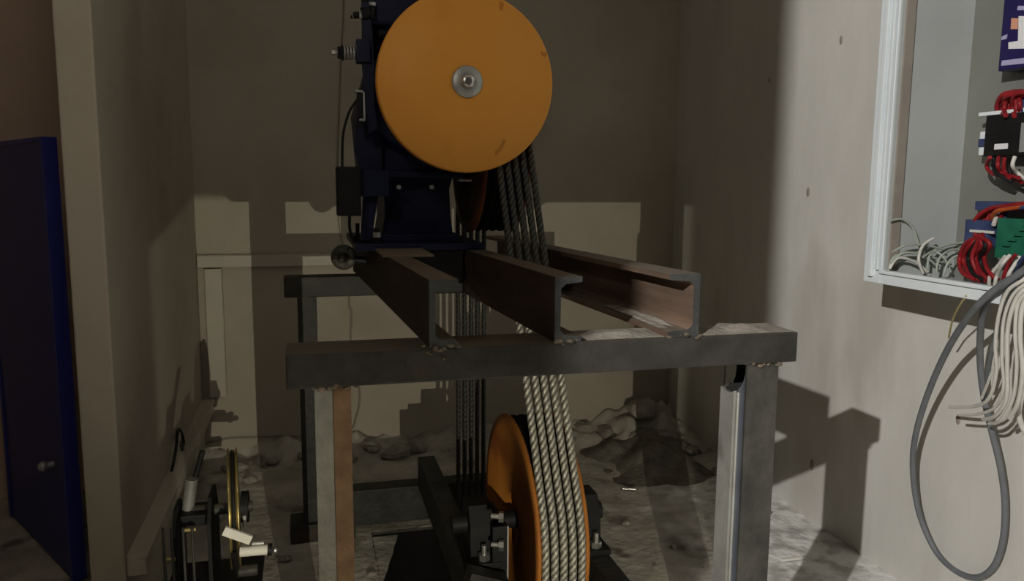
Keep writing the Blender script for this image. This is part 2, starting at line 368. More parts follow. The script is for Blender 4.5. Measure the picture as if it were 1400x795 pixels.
# channel beams: front end / rear end (x of web's outer face, z bottom)
def channel(xf, xr, zf, zr, h, fl, tw, tf, right, m):
    """C channel along Y; web at xf, flange reaching to the right (+) or left (-)"""
    sgn = 1 if right else -1
    prof = [(0, 0), (fl, 0), (fl, tf), (tw+.012, tf+.004), (tw, tf+.014), (tw, h-tf-.014), (tw+.012, h-tf-.004), (fl, h-tf), (fl, h), (0, h)]
    a = [(xf+sgn*x, YF+.004, zf+z) for x, z in prof]; b = [(xr+sgn*x, 3.42, zr+z) for x, z in prof]
    n = len(prof); fs = [[k, (k+1) % n, n+(k+1) % n, n+k] for k in range(n)]
    mb = MB().add(a+b, fs)
    # end caps as quads (concave profile)
    for off in (0, n):
        mb.add([(a+b)[off+k] for k in range(n)], [[0, 1, 2, 3, 4], [0, 4, 5, 9], [9, 5, 6, 7, 8]])
    cbm = mb.build('channel_beam', m, fr)
    e = [(xf+sgn*x, YF+.0005, zf+z) for x, z in prof]; g = [(xf+sgn*x, YF+.0039, zf+z) for x, z in prof]
    em = MB().add(e+g, fs)
    for off in (0, n): em.add([(e+g)[off+k] for k in range(n)], [[0, 1, 2, 3, 4], [0, 4, 5, 9], [9, 5, 6, 7, 8]])
    em.build('cut_end', 'cut_steel', cbm); return cbm
CH = .146
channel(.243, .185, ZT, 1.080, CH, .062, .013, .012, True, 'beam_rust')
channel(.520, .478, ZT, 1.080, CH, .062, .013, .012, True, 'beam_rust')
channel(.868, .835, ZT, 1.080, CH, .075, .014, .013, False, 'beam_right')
# dust lying on the rail and in the right channel, weld beads
def heap(name, x0, x1, y0, y1, z, h, m, parent, nx=16, ny=8, seed=0):
    mb = MB(); I = {}
    for i in range(nx+1):
        for j in range(ny+1):
            u, v = i/nx, j/ny; e = math.sin(math.pi*u)*math.sin(math.pi*v)
            hh = h*e*(.55+.9*max(-.4, noise.noise(Vector((u*4+seed, v*4, seed)))))
            I[i, j] = len(mb.v); mb.v.append(Vector((x0+(x1-x0)*u, y0+(y1-y0)*v, z+max(0, hh))))
    for i in range(nx):
        for j in range(ny):
            mb.sm.add(len(mb.f)); mb.f.append([I[i, j], I[i+1, j], I[i+1, j+1], I[i, j+1]])
    o = mb.build(name, m, parent, recalc=False); tag(o, kind='stuff'); return o
heap('dust', .60, .79, YF+.01, YF+.128, ZT+.0005, .012, 'dust', fr, seed=1)
heap('dust', .885, 1.125, YF+.005, YF+.128, ZT+.0005, .016, 'dust', fr, seed=4)
heap('dust', .796, .852, YF+.01, YF+.42, ZT+.0125, .010, 'dust', fr, seed=7)
def weld(a, b, r, n=9, seed=0):
    rnd = random.Random(seed); mb = MB(); a = Vector(a); b = Vector(b)
    for k in range(n):
        p = a.lerp(b, k/(n-1))+Vector((rnd.uniform(-1, 1), rnd.uniform(-1, 1), rnd.uniform(-1, 1)))*r*.6
        mb.sph(p, r*rnd.uniform(.4, .9), 8, (rnd.uniform(1, 1.5), 1, rnd.uniform(.6, 1)))
    return mb.build('weld_bead', 'weld', fr)
weld((.235, YF+.004, ZT), (.31, YF+.004, ZT+.002), .009, 10, 1)
weld((.24, YF+.0, ZT-.012), (.275, YF, ZT-.02), .006, 5, 11)
weld((.515, YF+.004, ZT), (.575, YF+.004, ZT+.003), .009, 8, 2)
weld((.80, YF+.004, ZT+.003), (.87, YF+.004, ZT+.001), .010, 8, 3)
weld((.005, YF+.008, ZBt), (.085, YF+.008, ZBt-.001), .008, 10, 4)
weld((1.0, YF+.006, ZBt), (1.09, YF+.006, ZBt), .008, 12, 5)
weld((-.04, YR+.005, 1.004), (.03, YR+.005, 1.004), .005, 7, 6)

# ------------------------------------------------------------------ hoist machine
YD = 2.35
hm = thing('hoist_machine', (.36, 2.7, 1.245), 'dark blue lift winch with a big orange flywheel on the channel beams', 'winch')
DC = Vector((.470, YD, 1.752)); RD = .266
mb = MB(); mb.lathe(DC, (0, 1, 0), [(0, 0), (.05, 0), (RD-.004, 0), (RD, .004), (RD, .052), (RD-.004, .056), (RD-.03, .056), (RD-.032, .02), (.05, .02), (.05, .10), (0, .10)], 96)
fw_ = mb.build('flywheel', 'orange', hm)
mb = MB(); mb.lathe(DC, (0, -1, 0), [(.047, -.001), (.047, .004), (.044, .008), (.020, .008)], 48); mb.build('washer', 'zinc', fw_)
mb = MB(); mb.lathe(DC, (0, -1, 0), [(.0215, .007), (.0215, .020), (.017, .026), (.008, .027), (0, .027)], 32); mb.build('hub_bolt', 'chrome', fw_)
tag(bpy.data.objects[fw_.name], label='plain orange flywheel disc facing outwards')
for pts in ([(683, 2), (689, 4), (687, 14), (684, 13)], [(739, 70), (748, 72), (747, 78), (741, 76)], [(676, 208), (684, 200), (688, 190), (692, 192), (686, 206), (678, 214)]):
    P = [ony(u, v, YD-.0006) for u, v in pts]; MB().prism([(p.x, p.z) for p in P], 'y', YD-.0008, YD+.0005).build('scuff', 'orange_scuff', fw_)
# machine shaft, gear case and motor
mb = MB(); mb.cyl((DC.x, YD+.05, DC.z), (DC.x, 3.15, DC.z), .035, n=24); mb.build('shaft', 'zinc', hm)
ZB0 = 1.2405
mb = MB(); mb.box(.145, .555, 2.50, 3.10, ZB0, ZB0+.022, .004); mb.build('base_plate', 'navy', hm)
mb = MB(); mb.box(.205, .352, 2.25, 2.498, 1.2425, 1.2485, .001); sh = mb.build('packing_plate', 'packing', hm)
MB().box(.275, .488, 2.51, 2.60, 1.10, ZB0, .003).build('cross_member', 'black', hm)
# pedestal with a waist and foot flange
mb = MB()
mb.box(.215, .495, 2.60, 3.0, ZB0+.022, ZB0+.045, .004); mb.build('foot_flange', 'navy', hm)
mb = MB(); prof = [(.242, 0), (.482, 0), (.474, .06), (.470, .15), (.480, .185), (.235, .185), (.25, .15), (.252, .06)]
mb.prism([(x, ZB0+.045+z) for x, z in prof], 'y', 2.66, 2.96); mb.build('pedestal', 'navy', hm)
mb = MB(); mb.box(.20, .515, 2.58, 3.02, ZB0+.23, ZB0+.25, .005); mb.build('case_flange', 'navy', hm)
mb = MB()
bmz = [(.18, .25), (.52, .25), (.53, .33), (.535, .50), (.50, .62), (.42, .68), (.30, .68), (.21, .60), (.165, .45)]
mb.prism([(x, ZB0+z) for x, z in bmz], 'y', 2.60, 3.0); mb.build('gear_case', 'navy', hm)
mb = MB(); mb.lathe((.345, 2.60, 1.72), (0, -1, 0), [(.17, 0), (.17, .03), (.15, .045), (.10, .05), (.10, .09), (0, .09)], 40); mb.build('end_cover', 'navy', hm)
mb = MB(); mb.lathe((.42, 3.0, 1.752), (0, 1, 0), [(.115, 0), (.115, .34), (.10, .37), (0, .37)], 32)
for k in range(18):
    a = k*math.pi/9; c, s_ = math.cos(a), math.sin(a)
    mb.cyl((.42+c*.118, 3.02, 1.752+s_*.118), (.42+c*.118, 3.33, 1.752+s_*.118), .006, n=6)
mb.build('motor', 'navy', hm)
# top mass: brake magnet housing above the case, seen left of the flywheel
mb = MB(); mb.box(.195, .36, 2.50, 2.80, 1.93, 2.16, .012); mb.build('brake_magnet', 'navy', hm)
mb = MB(); mb.box(.20, .40, 2.62, 2.9, 1.86, 1.94, .006); mb.build('magnet_bracket', 'black', hm)
# ribs and side ear of the case, left
mb = MB(); mb.prism([(.165, 1.27), (.20, 1.27), (.235, 1.50), (.235, 1.62), (.165, 1.70), (.150, 1.56), (.178, 1.44)], 'y', 2.56, 2.60); mb.build('side_rib', 'navy', hm)
# brake arm, pins, spring, rod
br = MB(); br.prism([(.176, 1.985), (.196, 1.985), (.204, 1.90), (.208, 1.80), (.206, 1.70), (.215, 1.62), (.19, 1.60), (.18, 1.70), (.174, 1.80), (.176, 1.9)], 'y', 2.47, 2.50)
arm = br.build('brake_arm', 'navy', hm)
p0 = ony(463, 72, 2.48); xz = lambda px, py, y=2.48: ony(px, py, y)
mb = MB(); c = xz(497, 72); mb.box(c.x-.022, c.x+.02, 2.455, 2.505, c.z-.032, c.z+.036, .004); mb.build('arm_boss', 'navy', arm)
mb = MB(); a = xz(454, 72); b = xz(500, 72); mb.cyl(a, b, .0045, n=12); rod = mb.build('spring_rod', 'zinc', hm)
mb = MB(); a = xz(453, 71.5); mb.cyl(a, a+Vector((.012, 0, 0)), .008, n=12); mb.build('rod_end', 'chrome', rod)
mb = MB(); a = xz(461.5, 72); hexnut(mb, a, (1, 0, 0), .019, .012); mb.cyl(a+Vector((.012, 0, 0)), a+Vector((.017, 0, 0)), .023, n=20); mb.build('adjusting_nut', 'black', rod)
a = xz(469, 72); b = xz(488, 72); pts = []
for k in range(73):
    u = k/72; an = u*2*math.pi*4.5; pts.append(a.lerp(b, u)+Vector((0, math.cos(an)*.019, math.sin(an)*.019)))
MB().tube(pts, .0032, 6).build('brake_spring', 'zinc', rod)
# upper pin group
mb = MB(); a = xz(483, 21); b = xz(512, 19); mb.cyl(a, b, .010, n=12); mb.cyl(xz(494, 20), xz(505, 19), .021, n=16)
mb.cyl(xz(509, 6), xz(509, 26), .008, n=10); mb.build('arm_pin', 'black', arm)
mb = MB(); a = xz(491, 20); hexnut(mb, a, (1, 0, 0), .014, .009); mb.build('pin_nut', 'zinc', arm); mb = MB(); a = xz(509, 8); hexnut(mb, a, (0, 0, 1), .011, .009); mb.build('pin_nut', 'zinc', arm)
MB().tube([xz(481, 21), xz(480, 24), xz(482, 25)], .003, 6).build('split_pin', 'black', arm)
mb = MB(); a = xz(518, 46); mb.cyl(a, a+Vector((.03, 0, 0)), .012, n=12); mb.build('stop_bolt', 'black', hm)
# micro switch with a pale bracket
a = xz(485, 124); b = xz(499, 166)
mb = MB(); mb.box(a.x+.006, b.x-.006, 2.465, 2.49, b.z+.012, a.z-.006, .002); sw = mb.build('brake_switch', 'black', hm)
mb = MB(); mb.box(b.x-.006, b.x, 2.46, 2.50, b.z+.004, a.z); mb.box(a.x, b.x, 2.46, 2.50, a.z-.006, a.z); mb.box(a.x+.012, b.x, 2.46, 2.50, b.z, b.z+.006); mb.build('switch_bracket', 'zinc', sw)
mb = MB(); mb.box(a.x+.008, b.x-.010, 2.47, 2.485, b.z-.018, b.z, .002); mb.build('switch_plunger', 'black', sw)
# black box hung beside the case on a bracket, its cables
a = ony(459, 228, 2.52); b = ony(493, 295, 2.52)
mb = MB(); mb.box(a.x, b.x, 2.48, 2.56, b.z, a.z, .004); jb = mb.build('terminal_box', 'black', hm)
mb = MB(); mb.box(a.x+.004, b.x-.004, 2.474, 2.48, b.z+.004, a.z-.004, .002); mb.build('box_lid', 'black', jb)
mb = MB(); mb.box(b.x-.002, b.x+.09, 2.52, 2.53, b.z+.06, a.z-.01); mb.build('bracket', 'navy', jb)
MB().tube(smooth_path([xz(487, 138), xz(479, 150), xz(473, 166), xz(469, 185), xz(468, 205), xz(468, 229)]), .0038, 8).build('switch_cable', 'black', jb)
MB().tube(smooth_path([xz(478, 294, 2.52), xz(478, 310, 2.54), xz(481, 325, 2.56), xz(488, 336, 2.58)]), .0045, 8).build('box_cable', 'black', jb)
# coiled end of cable beside the beam
cc = ony(470, 352, 2.9); mb = MB()
mb.lathe(cc, (0, -1, 0), [(.0, 0), (.018, 0), (.018, .012), (.026, .016), (.040, .012), (.046, 0), (.040, -.02), (.0, -.02)], 28)
for k in range(5):
    aa = k*2*math.pi/5; mb.sph(cc+Vector((math.cos(aa)*.030, -.014, math.sin(aa)*.030)), .009, 8)
mb.build('anchor_roller', 'steel_mid', hm)
mb = MB(); mb.cyl(cc, cc+Vector((.10, 0, -.02)), .014, n=12); mb.build('anchor_pin', 'black', hm)
# base bolts
for px, py, y, hgt in ((515, 324, 2.55, .05), (497, 318, 2.6, .085), (489, 322, 2.66, .06), (634, 324, 2.55, .05), (505, 314, 2.7, .06)):
    b0 = ony(px, py, y); mb = MB(); mb.cyl((b0.x, y, ZB0+.02), (b0.x, y, ZB0+.02+hgt), .007, n=10)
    hexnut(mb, (b0.x, y, ZB0+.022), (0, 0, 1), .015, .016); bo = mb.build('anchor_bolt', 'black', hm)
    if px == 515: nb = MB(); hexnut(nb, (b0.x, y-.004, ZB0+.04), (0, 0, 1), .013, .016); nb.build('nut', 'chrome', bo)
for px, py in ((528, 253), (545, 256), (590, 256)):
    b0 = ony(px, py, 2.577); mb = MB(); hexnut(mb, b0, (0, -1, 0), .008, .008); mb.build('flange_bolt', 'zinc', hm)
b0 = ony(636, 246, 2.5); mb = MB(); mb.box(b0.x-.02, b0.x+.02, 2.49, 2.54, b0.z-.005, b0.z+.004, .002); mb.build('oil_tray', 'chrome', hm)

# ---- sheaves and ropes
NR, SP, RR = 5, .0262, .0108
SX0, WX0 = .572, .602            # x of the first rope on upper sheave / lower wheel
SC, SR = (2.745, 1.585), .300     # (y,z) and rope radius
WC, WR = (2.245, .425), .318
def sheave(xc0, xc1, ycen, r, face_x0, face_x1, name, m, parent, hub):
    """grooved wheel, axis along X"""
    prof = [(0, face_x0+.025), (hub, face_x0+.025), (hub, face_x0+.008), (r-.040, face_x0+.008), (r-.032, face_x0), (r+.002, face_x0), (r+.004, face_x0+.004), (r+.004, face_x0+.010), (r-.04, face_x0+.0105),
            (r-.04, face_x1-.0105), (r+.004, face_x1-.010), (r+.004, face_x1-.004), (r+.002, face_x1), (r-.032, face_x1), (r-.040, face_x1-.008), (hub, face_x1-.008), (hub, face_x1-.025), (0, face_x1-.025)]
    wh = MB().lathe((0, ycen[0], ycen[1]), (1, 0, 0), prof, 96).build(name, m, parent)
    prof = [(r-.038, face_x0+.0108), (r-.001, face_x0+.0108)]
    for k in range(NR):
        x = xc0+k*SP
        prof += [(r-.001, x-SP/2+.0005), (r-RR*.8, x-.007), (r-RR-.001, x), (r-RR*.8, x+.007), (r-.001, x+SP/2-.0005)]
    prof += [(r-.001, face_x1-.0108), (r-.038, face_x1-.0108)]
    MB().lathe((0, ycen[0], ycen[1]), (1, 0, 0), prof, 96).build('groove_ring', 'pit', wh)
    return wh
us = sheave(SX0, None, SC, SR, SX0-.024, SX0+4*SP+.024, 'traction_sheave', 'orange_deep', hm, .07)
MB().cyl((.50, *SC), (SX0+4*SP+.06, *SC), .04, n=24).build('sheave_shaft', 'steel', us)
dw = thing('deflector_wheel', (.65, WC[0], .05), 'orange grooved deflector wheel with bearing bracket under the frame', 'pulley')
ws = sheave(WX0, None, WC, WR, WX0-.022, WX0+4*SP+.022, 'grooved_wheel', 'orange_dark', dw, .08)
MB().cyl((.40, *WC), (.88, *WC), .028, n=24).build('axle', 'black', dw)
# rope path: pit - up behind the sheave - over - down to the front of the wheel - pit
dy, dz = WC[0]-SC[0], WC[1]-SC[1]; D = math.hypot(dy, dz); th = math.atan2(dz, dy)
be = math.acos((SR-WR)/D); tang = th - be          # outward normal on the camera side
ny_, nz_ = math.cos(tang), math.sin(tang)
if ny_ > 0: tang = th + be; ny_, nz_ = math.cos(tang), math.sin(tang)
a0 = tang % (2*math.pi)
for k in range(NR):
    xa, xb = SX0+k*SP, WX0+k*SP; P = []
    for z in (-1.5, -.8, 0, .5, 1.0, 1.3): P.append((xa, SC[0]+SR, z))
    for i in range(25):
        a = a0*i/24; P.append((xa, SC[0]+SR*math.cos(a), SC[1]+SR*math.sin(a)))
    A = Vector((xa, SC[0]+SR*ny_, SC[1]+SR*nz_)); B = Vector((xb, WC[0]+WR*ny_, WC[1]+WR*nz_))
    for i in range(1, 10):
        q = A.lerp(B, i/10); P.append((q.x, q.y, q.z))
    for i in range(9):
        a = a0+(math.pi-a0)*i/8; P.append((xb, WC[0]+WR*math.cos(a), WC[1]+WR*math.sin(a)))
    for z in (.2, -.3, -.9, -1.5): P.append((xb, WC[0]-WR, z))
    t = thing('hoist_rope', (xb, WC[0]-WR, 0), ['steel hoist rope running closest to the bearing bracket of the orange wheel', 'second steel hoist rope counted from the bearing bracket side', 'middle steel hoist rope of the five over the orange wheel', 'fourth steel hoist rope counted from the bearing bracket side', 'steel hoist rope farthest from the bearing bracket of the orange wheel'][k], 'rope', 'steel hoist ropes')
    MB().tube(P[:19], RR*.8, 10).build('rear_fall', 'rope_dark', t)
    MB().tube(P[18:36], RR, 10).build('middle_fall', 'rope_shaded', t)
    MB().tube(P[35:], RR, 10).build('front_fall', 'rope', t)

# bearing supports of the deflector wheel
for x0, x1 in ((.415, .485), (.80, .865)):
    mb = MB(); mb.box(x0, x1, 1.9, 3.12, .205, .335, .004); mb.build('support_beam', 'steel_dark', dw)
for x0, x1 in ((.43, .53), (.79, .87)):
    mb = MB(); mb.box(x0, x1, WC[0]-.13, WC[0]+.13, .335, .352, .003); mb.build('bearing_foot', 'black', dw)
    mb = MB(); mb.prism([(WC[0]-.075, .352), (WC[0]+.075, .352), (WC[0]+.07, .44), (WC[0]+.04, .495), (WC[0]-.04, .495), (WC[0]-.07, .44)], 'x', x0+.015, x1-.015); bb = mb.build('bearing_block', 'black', dw)
    for s_ in (-1, 1):
        c = Vector(((x0+x1)/2, WC[0]+s_*.10, .352)); mb = MB(); mb.cyl(c, c+Vector((0, 0, .045)), .008, n=12); hexnut(mb, c, (0, 0, 1), .018, .018); mb.build('bearing_bolt', 'chrome', bb)
# angle bracket with two shiny bolts by the bearing
mb = MB(); mb.box(.535, .545, WC[0]-.12, WC[0]+.06, .30, .46, .002); mb.box(.50, .545, WC[0]-.125, WC[0]-.115, .30, .46, .002); br_ = mb.build('keeper_plate', 'black', dw)
for px, py in ((682, 707), (682, 746)):
    c = ony(px, py, WC[0]-.14); mb = MB(); mb.cyl(c+Vector((-.02, .01, 0)), c+Vector((.012, -.004, 0)), .008, n=12); hexnut(mb, c, (1, -.3, 0), .016, .014); mb.build('keeper_bolt', 'chrome', br_)
mb = MB(); mb.prism([(.40, .30), (.50, .27), (.53, .29), (.53, .33), (.42, .37)], 'y', WC[0]-.21, WC[0]-.15); mb.build('clamp_lug', 'steel_dark', br_)

MB().box(.543, .547, WC[0]-.128, WC[0]-.120, .30, .46).build('plate_edge', 'zinc', br_)
MB().box(.515, .547, WC[0]-.128, WC[0]-.120, .296, .302).build('plate_edge', 'zinc', br_)

# ------------------------------------------------------------------ overspeed governor by the left wall
YG = 2.30
gx = lambda px, py, y=YG: ony(px, py, y)
gt = gx(317, 617); GR = .17; GC = Vector((gt.x, YG, gt.z-GR))
gv = thing('speed_governor', (GC.x-.06, YG, 0), 'black and brass overspeed governor with a white lever by the left wall', 'governor')
gax = Vector((YG, -GC.x, 0)).normalized(); gax = Vector((math.cos(.085), math.sin(.085), 0))
mb = MB(); mb.lathe(GC, gax, [(.0, -.017), (.05, -.017), (GR-.03, -.012), (GR, -.014), (GR, -.009), (GR-.022, -.004), (GR-.022, .004), (GR, .009), (GR, .014), (GR-.03, .012), (.05, .017), (0, .017)], 56)
gw = mb.build('governor_wheel', 'brass', gv)
mb = MB(); mb.lathe(GC, gax, [(GR-.0215, -.0046), (GR-.006, -.0046), (GR-.006, .0046), (GR-.0215, .0046)], 56); mb.build('governor_rope', 'black', gw)
mb = MB(); mb.cyl(GC-Vector((.13, 0, 0)), GC+Vector((.05, 0, 0)), .016, n=16); mb.build('axle', 'steel', gv)
mb = MB(); c = GC+Vector((.02, 0, 0)); mb.cyl(c, c+Vector((.02, 0, 0)), .045, n=24); mb.build('hub', 'black', gw)
for x0, x1, y0, y1, z1 in ((GC.x-.155, GC.x-.145, YG-.10, YG+.08, GC.z+.03), (GC.x-.062, GC.x-.052, YG-.11, YG+.09, GC.z+.06)):
    mb = MB(); mb.prism([(y0, .30), (y1, .30), (y1, z1-.08), (y1-.05, z1), (y0+.05, z1), (y0, z1-.06)], 'x', x0, x1); mb.build('side_plate', 'black', gv)
MB().box(GC.x-.19, GC.x+.07, YG-.14, YG+.14, .285, .30, .002).build('base_plate', 'black', gv)
MB().box(GC.x-.155, GC.x+.03, YG-.10, YG+.10, 0, .285, .004).build('stand', 'steel', gv)
for px, py, l in ((252, 726, .03), (224, 766, .03)):
    c = gx(px, py, YG-.10); mb = MB(); mb.cyl(c, c+Vector((l, 0, 0)), .006, n=10); mb.build('cross_bolt', 'brass', gv)
for px in (232, 243, 258, 270):
    a = gx(px, 700); mb = MB(); mb.cyl((a.x, YG-.112, .31), (a.x, YG-.112, a.z), .004, n=8); mb.build('tie_rod', 'steel', gv)
a = gx(277, 617, YG+.02); b = gx(266, 657, YG+.02); MB().cyl(a, b, .008, n=12).build('trip_rod', 'black', gv)
a = gx(262, 655, YG); b = gx(257, 697, YG); MB().cyl(a, b, .018, .016, n=16).build('spring_sleeve', 'steel_light', gv)
MB().box(GC.x-.14, GC.x-.06, YG-.05, YG+.05, gx(257, 697).z-.03, gx(257, 697).z, .004).build('trip_block', 'black', gv)
mb = MB(); a = gx(306, 726, YG-.18); b = gx(343, 739, YG-.18); d = (b-a).normalized(); u = Vector((d.z, 0, -d.x))
pl = [a+u*.012, b+u*.012, b-u*.012, a-u*.012]; mb.prism([(p.x, p.z) for p in pl], 'y', YG-.185, YG-.175); lv = mb.build('trip_lever', 'whitepaint', gv)
mb = MB(); a = gx(328, 755, YG-.17); b = gx(366, 752, YG-.17); mb.cyl(a, b, .0135, n=18); wl = mb.build('weight_arm', 'whitepaint', gv)
mb = MB(); a = gx(345, 744, YG-.16); b = gx(361, 743, YG-.16); mb.cyl(a, b, .006, n=12); mb.build('reset_pin', 'zinc', gv)
mb = MB(); a = gx(366, 752, YG-.17); b = gx(372, 752, YG-.17); mb.cyl(a, b, .0165, n=16); mb.build('collar', 'black', wl)
mb = MB(); mb.sph(gx(376, 753, YG-.17), .0085, 14); mb.build('knob', 'chrome', wl)
mb = MB(); mb.cyl(gx(320, 760, YG-.17), (gx(320, 760, YG-.17).x, YG-.10, .36), .009, n=10); mb.build('lever_bracket', 'black', gv)
a = gx(334, 705, YG-.05); mb = MB(); mb.cyl(a, a-Vector((0, 0, .035)), .006, n=10); mb.build('guide_pin', 'zinc', gv)
a = gx(342, 780, YG-.12); mb = MB(); mb.cyl(a-Vector((.03, 0, 0)), a+Vector((.02, 0, 0)), .016, n=14); mb.build('weight', 'steel', gv)

# ------------------------------------------------------------------ rubble on the floor
rnd = random.Random(5)
def chunk(x, y, r, flat=.6):
    bm = bmesh.new(); bmesh.ops.create_icosphere(bm, subdivisions=2, radius=r); sd = rnd.random()*50
    rz = Matrix.Rotation(rnd.random()*6.28, 3, 'Z')
    for v in bm.verts:
        n = 1+.45*noise.noise(v.co*(1.6/r)*.6+Vector((sd, 0, 0)))
        c = rz @ Vector((v.co.x*n*1.25, v.co.y*n*.9, v.co.z*n*flat)); v.co = c
    zlo = min(v.co.z for v in bm.verts)
    mb = MB(); mb.bm(bm, Matrix.Translation((x, y, fh(x, y)-zlo-.25*r*flat))); return mb.build('rubble_chunk', 'rubble')
spots = [(1.62, 4.05, .05), (1.75, 3.95, .035), (1.5, 4.1, .04), (1.92, 3.9, .07), (1.85, 4.1, .09), (1.98, 3.72, .04), (1.9, 3.62, .03), (1.35, 4.08, .035), (1.2, 4.12, .03),
         (1.7, 3.72, .028), (1.55, 3.8, .022), (1.98, 3.45, .03), (.42, 4.05, .07), (.30, 4.1, .045), (.55, 4.12, .06), (.18, 4.0, .04), (-.05, 4.12, .03), (-.2, 4.1, .035), (-.38, 4.0, .05), (-.3, 3.85, .03),
         (.25, 3.55, .028), (1.4, 2.75, .012), (1.3, 3.0, .015), (1.95, 2.95, .022), (1.85, 2.8, .014), (-.05, 2.75, .016), (.12, 2.9, .02), (-.12, 3.0, .022), (.2, 2.8, .014), (1.15, 3.3, .02), (1.25, 2.6, .01)]
for x, y, r in spots:
    where = 'in the far right corner' if x > 1.6 and y > 3.3 else 'along the foot of the back wall' if y > 3.8 else 'on the floor right of the orange wheel' if x > 1 else 'on the floor by the rear post'
    tag(chunk(x, y, r), 'grey lump of broken concrete lying '+where, 'rubble', 'broken concrete '+where)
hp_ = heap('soil_heap', 1.40, 2.09, 3.35, 4.26, -.005, .15, 'soil', None, 40, 50, seed=3)
tag(hp_, 'dark heap of soil and crumbled plaster in the far right corner', 'soil')
for px, py, r in ((1105, 263, .016), (1110, 636, .02), (1052, 110, .01), (1150, 55, .014), (1310, 574, .014)):
    a = onx(px, py, XR); mb = MB(); mb.sph(a, r, 10, (.25, .7, 1.3)); mb.build('plaster_chip', 'drab_brown', bpy.data.objects['wall_right'])
a = onz(860, 674, 0); tag(MB().cyl(a+Vector((-.03, .01, .018)), a+Vector((.03, -.01, .018)), .006, n=10).build('metal_offcut', 'chrome'), 'tiny bright metal offcut on the dusty floor', 'offcut')
a = onz(1085, 768, 0); tag(MB().box(a.x-.055, a.x+.055, a.y-.008, a.y+.008, .006, .016, .002).build('metal_strip', 'whitepaint'), 'thin bright strip lying on the floor behind the right post', 'strip')

# ------------------------------------------------------------------ open control cabinet on the right wall
XF, XB = 1.80, 2.09
cb = thing('control_cabinet', (XB, 1.8, 1.14), 'open pale grey control cabinet full of wiring on the right wall', 'cabinet')
Y1, Y0, Z0, Z1 = 2.239, 1.30, 1.14, 2.35
YI = 2.150
MB().box(XB-.012, XB, Y0, Y1-.02, Z0+.005, Z1).build('back_panel', 'cab_plate', cb)
MB().box(XF+.006, XB-.012, YI, YI+.012, Z0+.006, Z1).build('side_panel', 'cab_in', cb)
MB().box(XF+.006, XB-.012, Y0, Y0+.012, Z0+.006, Z1).build('side_panel', 'cab_in', cb)
MB().box(XF+.006, XB-.012, Y0+.012, YI, Z0+.006, Z0+.018).build('bottom_panel', 'cab_in', cb)
MB().box(XF+.006, XB-.012, Y0+.012, YI, Z1-.012, Z1).build('top_panel', 'cab_in', cb)
rm = MB().box(XF, XF+.018, 2.158, Y1, Z0, Z1, .003).build('rim', 'cab_rim', cb)
MB().box(XF-.012, XF, 2.19, 2.208, Z0+.02, Z1, .003).build('gasket_ridge', 'cab_rim', rm)
MB().box(XF-.014, XF, 2.158, 2.172, Z0+.045, Z1, .003).build('gasket_ridge', 'cab_rim', rm)
rm2 = MB().box(XF, XF+.018, Y0, 2.158, Z0, Z0+.046, .003).build('rim', 'cab_rim', cb)
MB().box(XF-.010, XF, Y0, 2.158, Z0+.034, Z0+.046, .003).build('gasket_ridge', 'cab_rim', rm2)
MB().box(XF, XF+.018, Y0, 2.158, Z1-.046, Z1, .003).build('rim', 'cab_rim', cb)
MB().box(XF, XF+.018, Y0, Y0+.05, Z0, Z1, .003).build('rim', 'cab_rim', cb)
MB().box(XF+.02, XB, 2.162, Y1-.02, Z0+.004, Z1).build('outer_side', 'cab_rim', cb)
MB().box(XB-.10, XB-.012, Y0+.02, 2.148, 2.18, 2.24, .004).build('wire_duct', 'cab_in', cb)
MB().box(XF+.0185, XF+.05, YI-.008, YI-.0005, Z0+.03, Z1-.02).build('gasket', 'drab_brown', cb)
# components stand on the back panel at x = 2.0
XE = 2.0
cx = lambda px, py, x=XE: onx(px, py, x)
# blue-violet drive with printed front
a = cx(1364, 98); b = cx(1400, -60)
dr = MB().box(XE, XB-.012, 1.72, a.y, a.z, 2.12, .004).build('drive_unit', 'purple', cb)
def print_quad(pxs, m, x=XE-.0015):
    P = [onx(u, v, x) for u, v in pxs]; mb = MB().prism([(p.y, p.z) for p in P], 'x', x-.001, x+.0015); return mb.build('printed_mark', m, dr)
print_quad([(1393, 22), (1420, 22), (1420, 66), (1379, 67), (1379, 58), (1392, 56)], 'print_white')
print_quad([(1383, 25), (1392, 25), (1391, 40), (1382, 40)], 'print_peach')
print_quad([(1370, 50), (1377, 47), (1376, 53), (1369, 55)], 'print_lilac')
print_quad([(1370, 83), (1410, 78), (1410, 86), (1369, 90)], 'print_lilac')
print_quad([(1392, 8), (1415, 8), (1415, 14), (1391, 14)], 'print_lilac')
# relay block, black with pale terminals
a = cx(1352, 158); b = cx(1352, 214)
rl = MB().box(XE-.01, XB-.012, 1.74, a.y, b.z, a.z, .004).build('relay_block', 'black', cb)
a2 = cx(1336, 180); b2 = cx(1352, 212)
MB().box(XE+.01, XB-.012, b2.y, a2.y, b2.z, a2.z, .004).build('relay_base', 'cab_rim', cb)
a3 = cx(1336, 190); b3 = cx(1355, 200); MB().box(XE+.004, XE+.02, b3.y, a3.y, b3.z, a3.z, .002).build('relay_stripe', 'w_blue', cb)
a4 = cx(1360, 197, XE-.012); b4 = cx(1377, 204, XE-.012); MB().box(XE-.014, XE-.008, b4.y, a4.y, b4.z, a4.z, .002).build('relay_tag', 'print_white', rl)
a4 = cx(1397, 168, XE-.012); b4 = cx(1400, 208, XE-.012); MB().box(XE-.014, XE-.008, b4.y, a4.y, b4.z, a4.z, .001).build('relay_edge', 'zinc', rl)
MB().box(XE-.008, XE+.01, 1.8, cx(1354, 0).y, cx(1354, 158).z, cx(1354, 153).z, .001).build('relay_cap', 'cab_rim', rl)
